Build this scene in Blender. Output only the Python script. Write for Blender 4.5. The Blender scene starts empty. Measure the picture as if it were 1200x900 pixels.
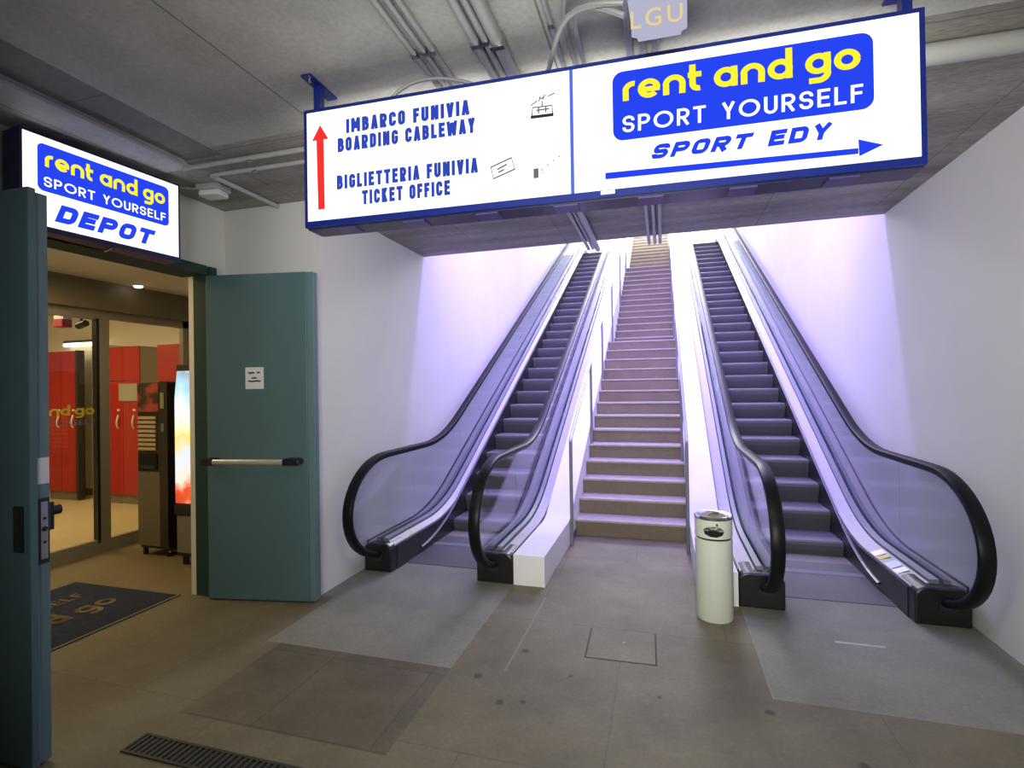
import bpy, bmesh, math, random
from mathutils import Vector, Matrix
random.seed(7)
C = bpy.context.scene.collection
PI = math.pi

# ------------------------------------------------------------------ camera
SC = bpy.context.scene
cam = bpy.data.cameras.new('camera'); camo = bpy.data.objects.new('camera', cam); C.objects.link(camo)
F, YAW, PITCH, ROLL, H = 605.588, 0.2851, 0.0062, -0.0148, 1.5518
fw = Vector((-math.sin(YAW)*math.cos(PITCH), math.cos(YAW)*math.cos(PITCH), math.sin(PITCH)))
rt = Vector((math.cos(YAW), math.sin(YAW), 0)); up = rt.cross(fw)
r2 = rt*math.cos(ROLL) + up*math.sin(ROLL); u2 = -rt*math.sin(ROLL) + up*math.cos(ROLL)
M = Matrix((r2, u2, -fw)).transposed().to_4x4(); M.translation = Vector((0, 0, H))
camo.matrix_world = M
cam.sensor_fit = 'HORIZONTAL'; cam.sensor_width = 36; cam.lens = F/1200*36; cam.clip_start = .05; cam.clip_end = 200
SC.camera = camo
SC.view_settings.view_transform = 'Standard'; SC.view_settings.look = 'None'
SC.view_settings.gamma = 1; SC.view_settings.use_curve_mapping = False
SC.view_settings.exposure = 0.0

# ------------------------------------------------------------------ world and lights
w = bpy.data.worlds.new('world'); SC.world = w; w.use_nodes = True
w.node_tree.nodes['Background'].inputs[0].default_value = (.72, .66, 1, 1)
w.node_tree.nodes['Background'].inputs[1].default_value = .5
def area(name, loc, size, power, col, aim):
    l = bpy.data.lights.new(name, 'AREA'); l.shape = 'RECTANGLE'; l.size, l.size_y = size
    l.energy = power; l.color = col
    o = bpy.data.objects.new(name, l); C.objects.link(o); o.location = loc
    o.rotation_euler = (Vector(aim)-Vector(loc)).to_track_quat('-Z', 'Y').to_euler()
    return o
sk = area('skylight_stairwell', (-.33, 10.6, 8.6), (3.6, 6.0), 400, (.43, .35, 1), (-.33, 10.6, 0)); sk.data.spread = math.radians(105)
area('stairwell_lamp', (-.33, 5.6, 4.7), (3.2, .35), 300, (.39, .30, 1), (-.33, 9.6, 1.9))
area('skylight_landing', (-.33, 17.0, 8.8), (3.6, 3.5), 1000, (.95, .97, 1), (-.33, 16.0, 4))
hl = area('front_fill_light', (-.1, -1.3, 1.72), (1.1, .8), 44, (1, .98, .92), (-.25, 4.6, 1.55)); hl.data.spread = math.radians(88)  # added frontal light at eye height, narrowed to reach the far walls
area('vestibule_lamp', (-4.4, 2.6, 2.58), (.9, .9), 19, (1, .74, .38), (-4.4, 2.6, 0))
area('locker_room_lamp', (-7.3, 3.6, 2.75), (2.2, 1.6), 66, (1, .80, .46), (-7.3, 3.7, 0))

# ------------------------------------------------------------------ materials
def nt(name):
    m = bpy.data.materials.new(name); m.use_nodes = True
    t = m.node_tree; t.nodes.clear()
    out = t.nodes.new('ShaderNodeOutputMaterial')
    return m, t, out
def N(t, typ, **kw):
    n = t.nodes.new(typ)
    for k, v in kw.items(): setattr(n, k, v)
    return n
def mat(name, col, rough=.5, metal=0, var=0.0, scale=6, bump=0.0, bscale=40, stretch=(1, 1, 1), spec=.5, coat=0, detail=4):
    m, t, out = nt(name)
    b = N(t, 'ShaderNodeBsdfPrincipled'); t.links.new(b.outputs[0], out.inputs[0])
    b.inputs['Base Color'].default_value = (*col, 1); b.inputs['Roughness'].default_value = rough
    b.inputs['Metallic'].default_value = metal; b.inputs['Specular IOR Level'].default_value = spec
    b.inputs['Coat Weight'].default_value = coat
    tc = N(t, 'ShaderNodeTexCoord'); mp = N(t, 'ShaderNodeMapping'); mp.inputs['Scale'].default_value = stretch
    t.links.new(tc.outputs['Object'], mp.inputs[0])
    if var:
        no = N(t, 'ShaderNodeTexNoise'); no.inputs['Scale'].default_value = scale; no.inputs['Detail'].default_value = detail
        t.links.new(mp.outputs[0], no.inputs['Vector'])
        ra = N(t, 'ShaderNodeValToRGB')
        ra.color_ramp.elements[0].position = .3; ra.color_ramp.elements[1].position = .7
        ra.color_ramp.elements[0].color = (*[c*(1-var) for c in col], 1)
        ra.color_ramp.elements[1].color = (*[min(1, c*(1+var)) for c in col], 1)
        t.links.new(no.outputs[0], ra.inputs[0]); t.links.new(ra.outputs[0], b.inputs['Base Color'])
    if bump:
        n2 = N(t, 'ShaderNodeTexNoise'); n2.inputs['Scale'].default_value = bscale
        t.links.new(mp.outputs[0], n2.inputs['Vector'])
        bu = N(t, 'ShaderNodeBump'); bu.inputs['Strength'].default_value = bump; bu.inputs['Distance'].default_value = .01
        t.links.new(n2.outputs[0], bu.inputs['Height']); t.links.new(bu.outputs[0], b.inputs['Normal'])
    return m
def emit(name, col, s=1.0):
    m, t, out = nt(name); e = N(t, 'ShaderNodeEmission')
    e.inputs[0].default_value = (*col, 1); e.inputs[1].default_value = s
    t.links.new(e.outputs[0], out.inputs[0]); return m
def glass(name, tint, gl=.08):
    m, t, out = nt(name)
    a = N(t, 'ShaderNodeBsdfTransparent'); a.inputs[0].default_value = (*tint, 1)
    g = N(t, 'ShaderNodeBsdfGlossy'); g.inputs['Roughness'].default_value = .02
    lw = N(t, 'ShaderNodeLayerWeight'); lw.inputs[0].default_value = .5
    pw = N(t, 'ShaderNodeMath', operation='POWER'); pw.inputs[1].default_value = 5
    mr = N(t, 'ShaderNodeMapRange'); mr.inputs[3].default_value = gl*.6; mr.inputs[4].default_value = .5
    t.links.new(lw.outputs['Facing'], pw.inputs[0]); t.links.new(pw.outputs[0], mr.inputs[0])
    mx = N(t, 'ShaderNodeMixShader')
    t.links.new(mr.outputs[0], mx.inputs[0]); t.links.new(a.outputs[0], mx.inputs[1]); t.links.new(g.outputs[0], mx.inputs[2])
    t.links.new(mx.outputs[0], out.inputs[0]); return m

def concrete(name, col, var=.18, tile=None, spots=(), seam=.75, rough=.6, stretch=(1, 1, 1), fine=.06, off=(0, 0)):
    """blotchy concrete with faint tile seams and gum spots of fixed place"""
    m, t, out = nt(name)
    b = N(t, 'ShaderNodeBsdfPrincipled'); t.links.new(b.outputs[0], out.inputs[0]); b.inputs['Roughness'].default_value = rough
    b.inputs['Specular IOR Level'].default_value = .35
    tc = N(t, 'ShaderNodeTexCoord'); mp = N(t, 'ShaderNodeMapping'); mp.inputs['Scale'].default_value = stretch
    t.links.new(tc.outputs['Object'], mp.inputs[0])
    n1 = N(t, 'ShaderNodeTexNoise'); n1.inputs['Scale'].default_value = 1.7; n1.inputs['Detail'].default_value = 7; n1.inputs['Roughness'].default_value = .65
    t.links.new(mp.outputs[0], n1.inputs['Vector'])
    ra = N(t, 'ShaderNodeValToRGB'); ra.color_ramp.elements[0].position = .32; ra.color_ramp.elements[1].position = .68
    ra.color_ramp.elements[0].color = (*[c*(1-var) for c in col], 1); ra.color_ramp.elements[1].color = (*[c*(1+var) for c in col], 1)
    t.links.new(n1.outputs[0], ra.inputs[0]); cur = ra.outputs[0]
    n2 = N(t, 'ShaderNodeTexNoise'); n2.inputs['Scale'].default_value = 45; n2.inputs['Detail'].default_value = 3
    t.links.new(mp.outputs[0], n2.inputs['Vector'])
    def mul(fac_socket, val, cur, colr=None):
        mx = N(t, 'ShaderNodeMix', data_type='RGBA', blend_type='MULTIPLY')
        t.links.new(fac_socket, mx.inputs[0]); t.links.new(cur, mx.inputs[6])
        mx.inputs[7].default_value = colr or (val, val, val, 1); return mx.outputs[2]
    mr = N(t, 'ShaderNodeMapRange'); mr.inputs[1].default_value = .4; mr.inputs[2].default_value = .65
    t.links.new(n2.outputs[0], mr.inputs[0]); cur = mul(mr.outputs[0], 1-fine*2, cur)
    if tile:
        br = N(t, 'ShaderNodeTexBrick'); br.offset = 0 if len(tile) < 3 else tile[2]
        br.inputs['Scale'].default_value = 1; br.inputs['Brick Width'].default_value = tile[0]; br.inputs['Row Height'].default_value = tile[1]
        br.inputs['Mortar Size'].default_value = .005; br.inputs['Mortar Smooth'].default_value = .3
        m2 = N(t, 'ShaderNodeMapping'); m2.inputs['Location'].default_value = (off[0], off[1], 0); t.links.new(tc.outputs['Object'], m2.inputs[0])
        t.links.new(m2.outputs[0], br.inputs['Vector']); cur = mul(br.outputs['Fac'], seam, cur)
        br.inputs['Color1'].default_value = (1, 1, 1, 1); br.inputs['Color2'].default_value = (.82, .82, .82, 1); br.inputs['Mortar'].default_value = (.9, .9, .9, 1)
        mx = N(t, 'ShaderNodeMix', data_type='RGBA', blend_type='MULTIPLY'); mx.inputs[0].default_value = .7
        t.links.new(cur, mx.inputs[6]); t.links.new(br.outputs['Color'], mx.inputs[7]); cur = mx.outputs[2]
    for (x, y, r) in spots:
        vd = N(t, 'ShaderNodeVectorMath', operation='DISTANCE'); vd.inputs[1].default_value = (x, y, 0)
        va = N(t, 'ShaderNodeVectorMath', operation='MULTIPLY_ADD'); va.inputs[1].default_value = (.03, .03, 0)
        t.links.new(n2.outputs[1], va.inputs[0]); t.links.new(tc.outputs['Object'], va.inputs[2])
        t.links.new(va.outputs[0], vd.inputs[0])
        q = N(t, 'ShaderNodeMapRange'); q.inputs[1].default_value = r; q.inputs[2].default_value = r*.5; q.inputs[3].default_value = 0; q.inputs[4].default_value = 1
        t.links.new(vd.outputs['Value'], q.inputs[0]); cur = mul(q.outputs[0], .42, cur, (.42, .38, .34, 1))
    t.links.new(cur, b.inputs['Base Color'])
    bu = N(t, 'ShaderNodeBump'); bu.inputs['Strength'].default_value = .15; bu.inputs['Distance'].default_value = .006
    t.links.new(n2.outputs[0], bu.inputs['Height']); t.links.new(bu.outputs[0], b.inputs['Normal'])
    return m

SPOTS = [(-.97, 2.635, .033), (-.785, 2.445, .026), (.473, 2.698, .03), (-.79, 2.955, .03), (-.675, 2.48, .017), (-.49, 2.765, .016), (-.03, 2.69, .016), (.768, 2.42, .028)]
m_wall = mat('white_plaster', (.70, .695, .655), .8, var=.035, scale=1.5, bump=.08, bscale=14)
m_wall_warm = mat('cream_plaster', (.80, .74, .58), .8, var=.03, scale=2)
m_ceil = concrete('smooth_ceiling_concrete', (.50, .50, .455), .2, tile=(1.35, 9), seam=.45, off=(1.79, 0))
m_board = concrete('board_marked_concrete', (.345, .33, .29), .34, tile=(.87, .86), seam=.62, off=(1.78, .1), stretch=(.35, 2.6, 1), fine=.16)
m_beam = concrete('dark_groove_concrete', (.23, .23, .20), .22, tile=(2.0, .62), seam=.7)
m_floor = concrete('brown_floor_concrete', (.182, .160, .096), .26, tile=(1.2, 1.3, .5), spots=SPOTS, seam=.8, off=(.857, .55))
m_floor_dk = concrete('dark_brown_floor_concrete', (.138, .119, .075), .34, tile=(.62, .62), seam=.75, off=(.0, .52))
m_slab = concrete('grey_floor_slab', (.222, .224, .178), .18, seam=.9)
m_tan = concrete('tan_floor', (.20, .158, .08), .1, seam=.9)
m_beige = concrete('beige_floor', (.60, .48, .26), .05, seam=.95)
m_stair = concrete('stair_concrete', (.185, .148, .105), .14, fine=.05)
m_nos = mat('stair_nosing', (.40, .36, .32), .7, var=.1, scale=10)
m_navy = mat('navy_painted_metal', (.008, .024, .23), .35, spec=.5)
m_navy_dk = mat('dark_navy_metal', (.014, .026, .11), .4)
m_face = emit('backlit_sign_panel', (1, .985, .96), 1.45)
m_back = emit('added_rear_glow', (1, .985, .94), 6.2)  # added fill glow for the sign's rear, stronger than its printed face
m_face2 = emit('backlit_depot_panel', (1, .985, .96), 1.5)
m_lblue = emit('backlit_blue_print', (.020, .060, .90), 1.0)
m_lblue2 = emit('backlit_text_blue', (.03, .07, .50), 1.0)
m_lyel = emit('backlit_yellow_print', (1, .86, .03), 1.1)
m_lwhite = emit('backlit_white_print', (1, 1, 1), 1.6)
m_lred = emit('backlit_red_print', (.95, .035, .03), 1.0)
m_lgrey = emit('backlit_grey_print', (.16, .16, .18), 1.0)
m_lpale = emit('backlit_pale_print', (.5, .5, .5), 1.0)
m_ldark = emit('backlit_dark_print', (.035, .035, .05), 1.0)
m_div = emit('backlit_divider', (.10, .17, .85), 1.0)
m_teal = mat('teal_door_paint', (.085, .158, .168), .4, var=.06, scale=1.2)
m_teal_edge = mat('teal_door_edge', (.13, .215, .225), .35)
m_frame_gr = mat('dark_green_frame', (.028, .06, .05), .7, spec=.25)
m_black = mat('black_plastic', (.010, .010, .011), .35)
m_rubber = mat('black_rubber_handrail', (.006, .006, .007), .42, spec=.2)
m_alu = mat('brushed_aluminium', (.40, .385, .39), .55, metal=.25, spec=.3, var=.05, scale=30, stretch=(1, .05, .05))
m_alu2 = mat('grey_profile', (.20, .21, .235), .5, metal=.3)
m_steel = mat('stainless_steel', (.55, .55, .55), .22, metal=1)
m_skirt = mat('dark_skirt_steel', (.035, .035, .037), .35, metal=.4)
m_tread = mat('escalator_tread', (.15, .15, .165), .5, metal=.3)
m_riser = mat('escalator_riser', (.092, .092, .105), .5, metal=.2)
m_nose = mat('escalator_nosing', (.30, .30, .33), .5, metal=.3)
m_plate = mat('floor_plate_steel', (.095, .094, .10), .5, metal=.3, var=.1, scale=60, stretch=(1, .1, 1))
m_glass = glass('balustrade_glass', (.93, .95, .98))
m_glass2 = glass('door_glass', (.95, .96, .95))
m_conduit = mat('galvanised_conduit', (.40, .41, .40), .45, metal=.3)
m_duct = mat('pale_conduit', (.42, .42, .40), .5)
m_bin = mat('pale_green_enamel', (.66, .71, .60), .35)
m_sand = mat('ash_sand', (.35, .31, .24), .9, var=.3, scale=90)
m_paper = mat('white_paper', (.75, .76, .75), .7)
m_ink = mat('dark_ink', (.03, .03, .035), .6)
m_red = mat('red_locker_laminate', (.42, .011, .007), .4)
m_lockbody = mat('dark_locker_side', (.035, .03, .025), .5)
m_kick = mat('taupe_kick_board', (.20, .165, .105), .6)
m_handle = mat('pale_handle', (.75, .70, .62), .35)
m_alu_door = mat('bronze_aluminium_frame', (.34, .31, .235), .4, metal=.2)
m_fascia = mat('olive_fascia', (.20, .17, .105), .5)
m_mat = mat('blue_entrance_mat', (.012, .022, .055), .95, var=.4, scale=25, bump=.5, bscale=250)
m_matprint = mat('worn_mat_yellow', (.15, .115, .055), .95, var=.65, scale=7)
m_matred = mat('worn_mat_red', (.25, .09, .04), .95, var=.35, scale=20)
m_grate = mat('grate_iron', (.045, .048, .04), .6, metal=.4)
m_dark = mat('dark_void', (.006, .006, .006), .9)
m_seam = mat('seam_dark', (.05, .042, .033), .9)
m_white = mat('white_paint', (.80, .80, .79), .6, var=.02, scale=3)
m_lampwhite = mat('white_lamp_body', (.72, .74, .72), .4)
m_tube = emit('lit_lamp_tube', (1, .88, .62), 4)

# ------------------------------------------------------------------ mesh helpers
class MB:
    def __init__(s): s.v = []; s.f = []; s.m = []
    def add(s, vs, fs, mi=0):
        o = len(s.v); s.v += [tuple(v) for v in vs]
        for f in fs: s.f.append(tuple(i+o for i in f)); s.m.append(mi)
        return s
    def box(s, x0, x1, y0, y1, z0, z1, mi=0):
        return s.add([(x0, y0, z0), (x1, y0, z0), (x1, y1, z0), (x0, y1, z0), (x0, y0, z1), (x1, y0, z1), (x1, y1, z1), (x0, y1, z1)],
              [(0, 3, 2, 1), (4, 5, 6, 7), (0, 1, 5, 4), (1, 2, 6, 5), (2, 3, 7, 6), (3, 0, 4, 7)], mi)
    def quad(s, a, b, c, d, mi=0): return s.add([a, b, c, d], [(0, 1, 2, 3)], mi)
    def prism(s, poly, d, lo, hi, mi=0):
        """closed 2-D polygon extruded along axis d ('x','y','z') from lo to hi"""
        n = len(poly)
        def P(a, b, c): return {'x': (c, a, b), 'y': (a, c, b), 'z': (a, b, c)}[d]
        vs = [P(a, b, lo) for a, b in poly]+[P(a, b, hi) for a, b in poly]
        fs = [tuple(range(n))[::-1], tuple(range(n, 2*n))]+[(i, (i+1) % n, (i+1) % n+n, i+n) for i in range(n)]
        return s.add(vs, fs, mi)
    def sweep(s, rings, mi=0, caps=True):
        n = len(rings[0]); vs = [p for r in rings for p in r]; fs = []
        for k in range(len(rings)-1):
            for i in range(n):
                j = (i+1) % n; fs.append((k*n+i, k*n+j, (k+1)*n+j, (k+1)*n+i))
        if caps: fs += [tuple(range(n))[::-1], tuple(range((len(rings)-1)*n, len(rings)*n))]
        return s.add(vs, fs, mi)
    def tube(s, pts, r, n=10, mi=0):
        pts = [Vector(p) for p in pts]; rings = []
        ref = None
        for i, p in enumerate(pts):
            t = (pts[min(i+1, len(pts)-1)]-pts[max(i-1, 0)]).normalized()
            if ref is None: ref = Vector((0, 0, 1)) if abs(t.z) < .9 else Vector((1, 0, 0))
            a = t.cross(ref).normalized(); b = a.cross(t).normalized(); ref = b
            rings.append([tuple(p+(a*math.cos(2*PI*k/n)+b*math.sin(2*PI*k/n))*r) for k in range(n)])
        return s.sweep(rings, mi)
    def lathe(s, prof, n=40, cx=0, cy=0, mi=0):
        rings = [[(cx+r*math.cos(2*PI*k/n), cy+r*math.sin(2*PI*k/n), z) for k in range(n)] for r, z in prof]
        return s.sweep(rings, mi)
    def build(s, name, mats, parent=None, smooth=False, bevel=0):
        me = bpy.data.meshes.new(name); me.from_pydata(s.v, [], s.f)
        if not isinstance(mats, (list, tuple)): mats = [mats]
        for m in mats: me.materials.append(m)
        for p, mi in zip(me.polygons, s.m): p.material_index = mi; p.use_smooth = smooth
        bm = bmesh.new(); bm.from_mesh(me); bmesh.ops.recalc_face_normals(bm, faces=bm.faces); bm.to_mesh(me); bm.free()
        o = bpy.data.objects.new(name, me); C.objects.link(o)
        if parent: o.parent = parent
        if bevel:
            b = o.modifiers.new('bevel', 'BEVEL'); b.width = bevel; b.segments = 2; b.limit_method = 'ANGLE'; b.angle_limit = .6
        if smooth and hasattr(me, 'set_sharp_from_angle'): me.set_sharp_from_angle(angle=.7)
        return o
def tag(o, label=None, cat=None, group=None, kind=None):
    if label: o['label'] = label
    if cat: o['category'] = cat
    if group: o['group'] = group
    if kind: o['kind'] = kind
    return o
def thing(name, label, cat, loc=(0, 0, 0), rz=0, group=None):
    o = bpy.data.objects.new(name, None); C.objects.link(o); o.location = loc; o.rotation_euler = (0, 0, rz)
    o.empty_display_size = .1
    return tag(o, label, cat, group)
def struct(o): o['kind'] = 'structure'; return o

def text_geo(body, bold=0.0, spacing=1.0):
    cu = bpy.data.curves.new('txt', 'FONT'); cu.body = body; cu.offset = bold; cu.space_character = spacing; cu.resolution_u = 3
    o = bpy.data.objects.new('txt', cu); C.objects.link(o)
    bpy.context.view_layer.update()
    me = bpy.data.meshes.new_from_object(o.evaluated_get(bpy.context.evaluated_depsgraph_get()))
    vs = [(v.co.x, v.co.y) for v in me.vertices]; fs = [tuple(p.vertices) for p in me.polygons]
    bpy.data.objects.remove(o); bpy.data.curves.remove(cu); bpy.data.meshes.remove(me)
    return vs, fs
def stroke_geo(lines, wd):
    """thick rounded strokes -> flat geometry"""
    vs, fs = [], []
    def disc(p):
        o = len(vs); n = 14
        vs.extend((p[0]+wd/2*math.cos(2*PI*k/n), p[1]+wd/2*math.sin(2*PI*k/n)) for k in range(n)); fs.append(tuple(range(o, o+n)))
    for lev, (ln, caps) in enumerate(lines):
        lev = (lev % 4)*.0003; L = []; n = len(ln)
        for i, p in enumerate(ln):
            a = ln[max(i-1, 0)]; b = ln[min(i+1, n-1)]
            if ln[0] == ln[-1] and i in (0, n-1): a, b = ln[-2], ln[1]
            dx, dy = b[0]-a[0], b[1]-a[1]; d = math.hypot(dx, dy) or 1
            L.append((-dy/d*wd/2, dx/d*wd/2))
        o = len(vs)
        for p, q in zip(ln, L): vs.append((p[0]+q[0], p[1]+q[1], lev)); vs.append((p[0]-q[0], p[1]-q[1], lev))
        for i in range(n-1): fs.append((o+2*i, o+2*i+1, o+2*i+3, o+2*i+2))
    return vs, fs
def arc(cx, cy, r, a0, a1, n=18):
    return [(cx+r*math.cos(math.radians(a0+(a1-a0)*k/n)), cy+r*math.sin(math.radians(a0+(a1-a0)*k/n))) for k in range(n+1)]
def rounded_logo_text(words='rent and go'):
    W = .27; R = .5-W/2; lines = []; x = 0
    ring = lambda x: arc(x+.5, .5, R, 0, 360, 28)
    for ch in words:
        if ch == ' ': x += .38; continue
        if ch == 'r':
            lines.append(([(x+.15, 0), (x+.15, .5)]+arc(x+.5, .5, R, 180, 80, 10)[1:], 0)); x += .70
        elif ch == 'e':
            lines.append((arc(x+.5, .5, R, 0, 318, 26), 0)); lines.append(([(x+.2, .46), (x+.98, .46)], 0)); x += 1.1
        elif ch == 'n':
            lines.append(([(x+.15, 0), (x+.15, .5)]+arc(x+.5, .5, R, 180, 0, 16)[1:]+[(x+.85, 0)], 0)); x += 1.1
        elif ch == 't':
            lines.append(([(x+.2, 1.38), (x+.2, .4)]+arc(x+.45, .4, .25, 180, 285, 10)[1:], 0)); lines.append(([(x+.0, .86), (x+.58, .86)], 0)); x += .72
        elif ch == 'a':
            lines.append((ring(x), 0)); lines.append(([(x+.85, 0), (x+.85, 1.0)], 0)); x += 1.1
        elif ch == 'd':
            lines.append((ring(x), 0)); lines.append(([(x+.85, 0), (x+.85, 1.48)], 0)); x += 1.1
        elif ch == 'g':
            lines.append((ring(x), 0)); lines.append(([(x+.85, 1.0), (x+.85, .06)]+arc(x+.5, .06, R, 0, -100, 10)[1:]+[(x+.14, -.3)], 0)); x += 1.1
        elif ch == 'o':
            lines.append((ring(x), 0)); x += 1.1
    return stroke_geo(lines, W)
def caps_geo(body, w=.5, wd=.2, r=.2, gap=.16, space=.35):
    """bold stroke capitals: w letter width, wd stroke, r corner radius of the bowls (centre line), height 1"""
    h0, h1 = wd/2, 1-wd/2; lines = []; x = 0
    for ch in body:
        if ch == ' ': x += space; continue
        W = {'I': wd, 'M': w*1.3, 'W': w*1.45, 'E': w*.9, 'F': w*.85, 'L': w*.85, 'T': w, 'O': w*1.0, 'N': w*1.05}.get(ch, w)
        if r > .3 and ch == 'O': W = 1.0
        if r > .3 and ch in 'CG': W = .9
        a, b = x+wd/2, x+W-wd/2; m = (a+b)/2; q = min(r, (b-a)/2, (h1-h0)/2); md = .52
        A = lambda cx, cy, s0, s1, qq=q: arc(cx, cy, qq, s0, s1, 7)
        box = lambda lo, hi, qq: A(b-qq, hi-qq, 0, 90, qq)+A(a+qq, hi-qq, 90, 180, qq)+A(a+qq, lo+qq, 180, 270, qq)+A(b-qq, lo+qq, 270, 360, qq)
        q2 = min(q, (h1-md)/2)
        bowl = lambda lo, hi, bb=b: [(a, lo)]+A(bb-min(q, (hi-lo)/2), lo+min(q, (hi-lo)/2), -90, 0, min(q, (hi-lo)/2))+A(bb-min(q, (hi-lo)/2), hi-min(q, (hi-lo)/2), 0, 90, min(q, (hi-lo)/2))+[(a, hi)]
        if ch == 'I': P = [[(m, 0), (m, 1)]]
        elif ch == 'L': P = [[(a, 1), (a, 0)], [(a-wd/2, h0), (x+W, h0)]]
        elif ch in 'EF':
            P = [[(a, 0), (a, 1)], [(a, h1), (x+W, h1)], [(a, md), (x+W*.92, md)]]
            if ch == 'E': P.append([(a, h0), (x+W, h0)])
        elif ch == 'T': P = [[(x, h1), (x+W, h1)], [(m, 0), (m, h1)]]
        elif ch == 'O': o_ = box(h0, h1, q); P = [o_+[o_[0]]]
        elif ch == 'D': P = [[(a, 0), (a, 1)], bowl(h0, h1)]
        elif ch in 'PR':
            P = [[(a, 0), (a, 1)], bowl(md-.06, h1)]
            if ch == 'R': P.append([(m-.02, md-.06), (b, 0)])
        elif ch == 'B': P = [[(a, 0), (a, 1)], bowl(h0, md), bowl(md, h1, b-.02)]
        elif ch == 'C': P = [[(b, h1-q-.12)]+A(b-q, h1-q, 0, 90)+A(a+q, h1-q, 90, 180)+A(a+q, h0+q, 180, 270)+A(b-q, h0+q, 270, 360)+[(b, h0+q+.12)]]
        elif ch == 'G': P = [[(b, h1-q-.08)]+A(b-q, h1-q, 0, 90)+A(a+q, h1-q, 90, 180)+A(a+q, h0+q, 180, 270)+A(b-q, h0+q, 270, 360)+[(b, .46)], [(m, .46), (b+wd/2, .46)]]
        elif ch == 'S':
            qs = min(q, (h1-h0)/4)
            P = [[(b, h1-qs-.02)]+A(b-qs, h1-qs, 0, 90, qs)+A(a+qs, h1-qs, 90, 180, qs)+A(a+qs, .5+qs, 180, 270, qs)+A(b-qs, .5-qs, 90, 0, qs)+A(b-qs, h0+qs, 0, -90, qs)+A(a+qs, h0+qs, -90, -180, qs)+[(a, h0+qs+.02)]]
        elif ch == 'U': P = [[(a, 1)]+A(a+q, h0+q, 180, 270)+A(b-q, h0+q, 270, 360)+[(b, 1)]]
        elif ch == 'A': P = [[(x+wd*.45, 0), (m, 1)], [(m, 1), (x+W-wd*.45, 0)], [(a+.06, .3), (b-.06, .3)]]
        elif ch == 'V': P = [[(x+wd*.45, 1), (m, 0)], [(m, 0), (x+W-wd*.45, 1)]]
        elif ch == 'M': P = [[(a, 0), (a, 1)], [(a, 1), (m, .25)], [(m, .25), (b, 1)], [(b, 1), (b, 0)]]
        elif ch == 'W': P = [[(x+wd*.4, 1), (x+W*.28, 0)], [(x+W*.28, 0), (m, .9)], [(m, .9), (x+W*.72, 0)], [(x+W*.72, 0), (x+W-wd*.4, 1)]]
        elif ch == 'N': P = [[(a, 0), (a, 1)], [(a, 1), (b, 0)], [(b, 0), (b, 1)]]
        elif ch == 'K': P = [[(a, 0), (a, 1)], [(a, .42), (b, 1)], [(a+.1, .55), (b, 0)]]
        elif ch == 'Y': P = [[(x+wd*.45, 1), (m, .45)], [(x+W-wd*.45, 1), (m, .45)], [(m, .5), (m, 0)]]
        lines += P; x += W+gap
    return stroke_geo([(l, 0) for l in lines], wd)
def fit(geo, BL, BR, TL, y0=None, y1=None):
    """map flat geometry so that its left-bottom, right-bottom and left-top land on the points given"""
    vs, fs = geo
    xa, xb = min(v[0] for v in vs), max(v[0] for v in vs)
    ya = min(v[1] for v in vs) if y0 is None else y0; yb = max(v[1] for v in vs) if y1 is None else y1
    out = []
    for x, y, *lv in vs:
        a = (x-xa)/(xb-xa); b = (y-ya)/(yb-ya)
        out.append((BL[0]+a*(BR[0]-BL[0])+b*(TL[0]-BL[0]), BL[1]+a*(BR[1]-BL[1])+b*(TL[1]-BL[1]), *lv))
    return out, fs
def by_words(geo):
    """one geometry per word: split where the gap between letters is wide"""
    vs, fs = geo; h = max(v[1] for v in vs)-min(v[1] for v in vs)
    # slant of the print is taken out by comparing faces through their lowest corner only
    iv = sorted((min(vs[i][0] for i in f), max(vs[i][0] for i in f), k) for k, f in enumerate(fs))
    groups = [[]]; end = iv[0][1]
    for a, b, k in iv:
        if a-end > .22*h and groups[-1]: groups.append([])
        groups[-1].append(k); end = max(end, b)
    out = []
    for g in groups:
        ix = {}; nv = []; nf = []
        for k in g:
            q = []
            for i in fs[k]:
                if i not in ix: ix[i] = len(nv); nv.append(vs[i])
                q.append(ix[i])
            nf.append(tuple(q))
        out.append((nv, nf))
    return out
def flat(geo, conv, name, m, parent, flip=1):
    if name == 'lettering':
        parts = by_words(geo)
        if len(parts) > 1:
            return [flat_one(g, conv, name, m, parent, flip) for g in parts][0]
    return flat_one(geo, conv, name, m, parent, flip)
def flat_one(geo, conv, name, m, parent, flip=1):
    """flat print: conv turns (s,t) into a point of the parent's space"""
    vs, fs = geo; mb = MB(); o_ = Vector(conv(0, 0)); nn = (Vector(conv(1, 0))-o_).cross(Vector(conv(0, 1))-o_).normalized()*flip
    mb.add([tuple(Vector(conv(s, t))+nn*(lv[0] if lv else 0)) for s, t, *lv in vs], fs); return mb.build(name, m, parent)
def rrect(x0, x1, y0, y1, r, n=6):
    p = []
    for cx, cy, a in ((x1-r, y1-r, 0), (x0+r, y1-r, 90), (x0+r, y0+r, 180), (x1-r, y0+r, 270)):
        p += [(cx+r*math.cos(math.radians(a+90*k/n)), cy+r*math.sin(math.radians(a+90*k/n))) for k in range(n+1)]
    return p
def strokes(lines, wd): return stroke_geo([(l, 0) for l in lines], wd)

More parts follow.
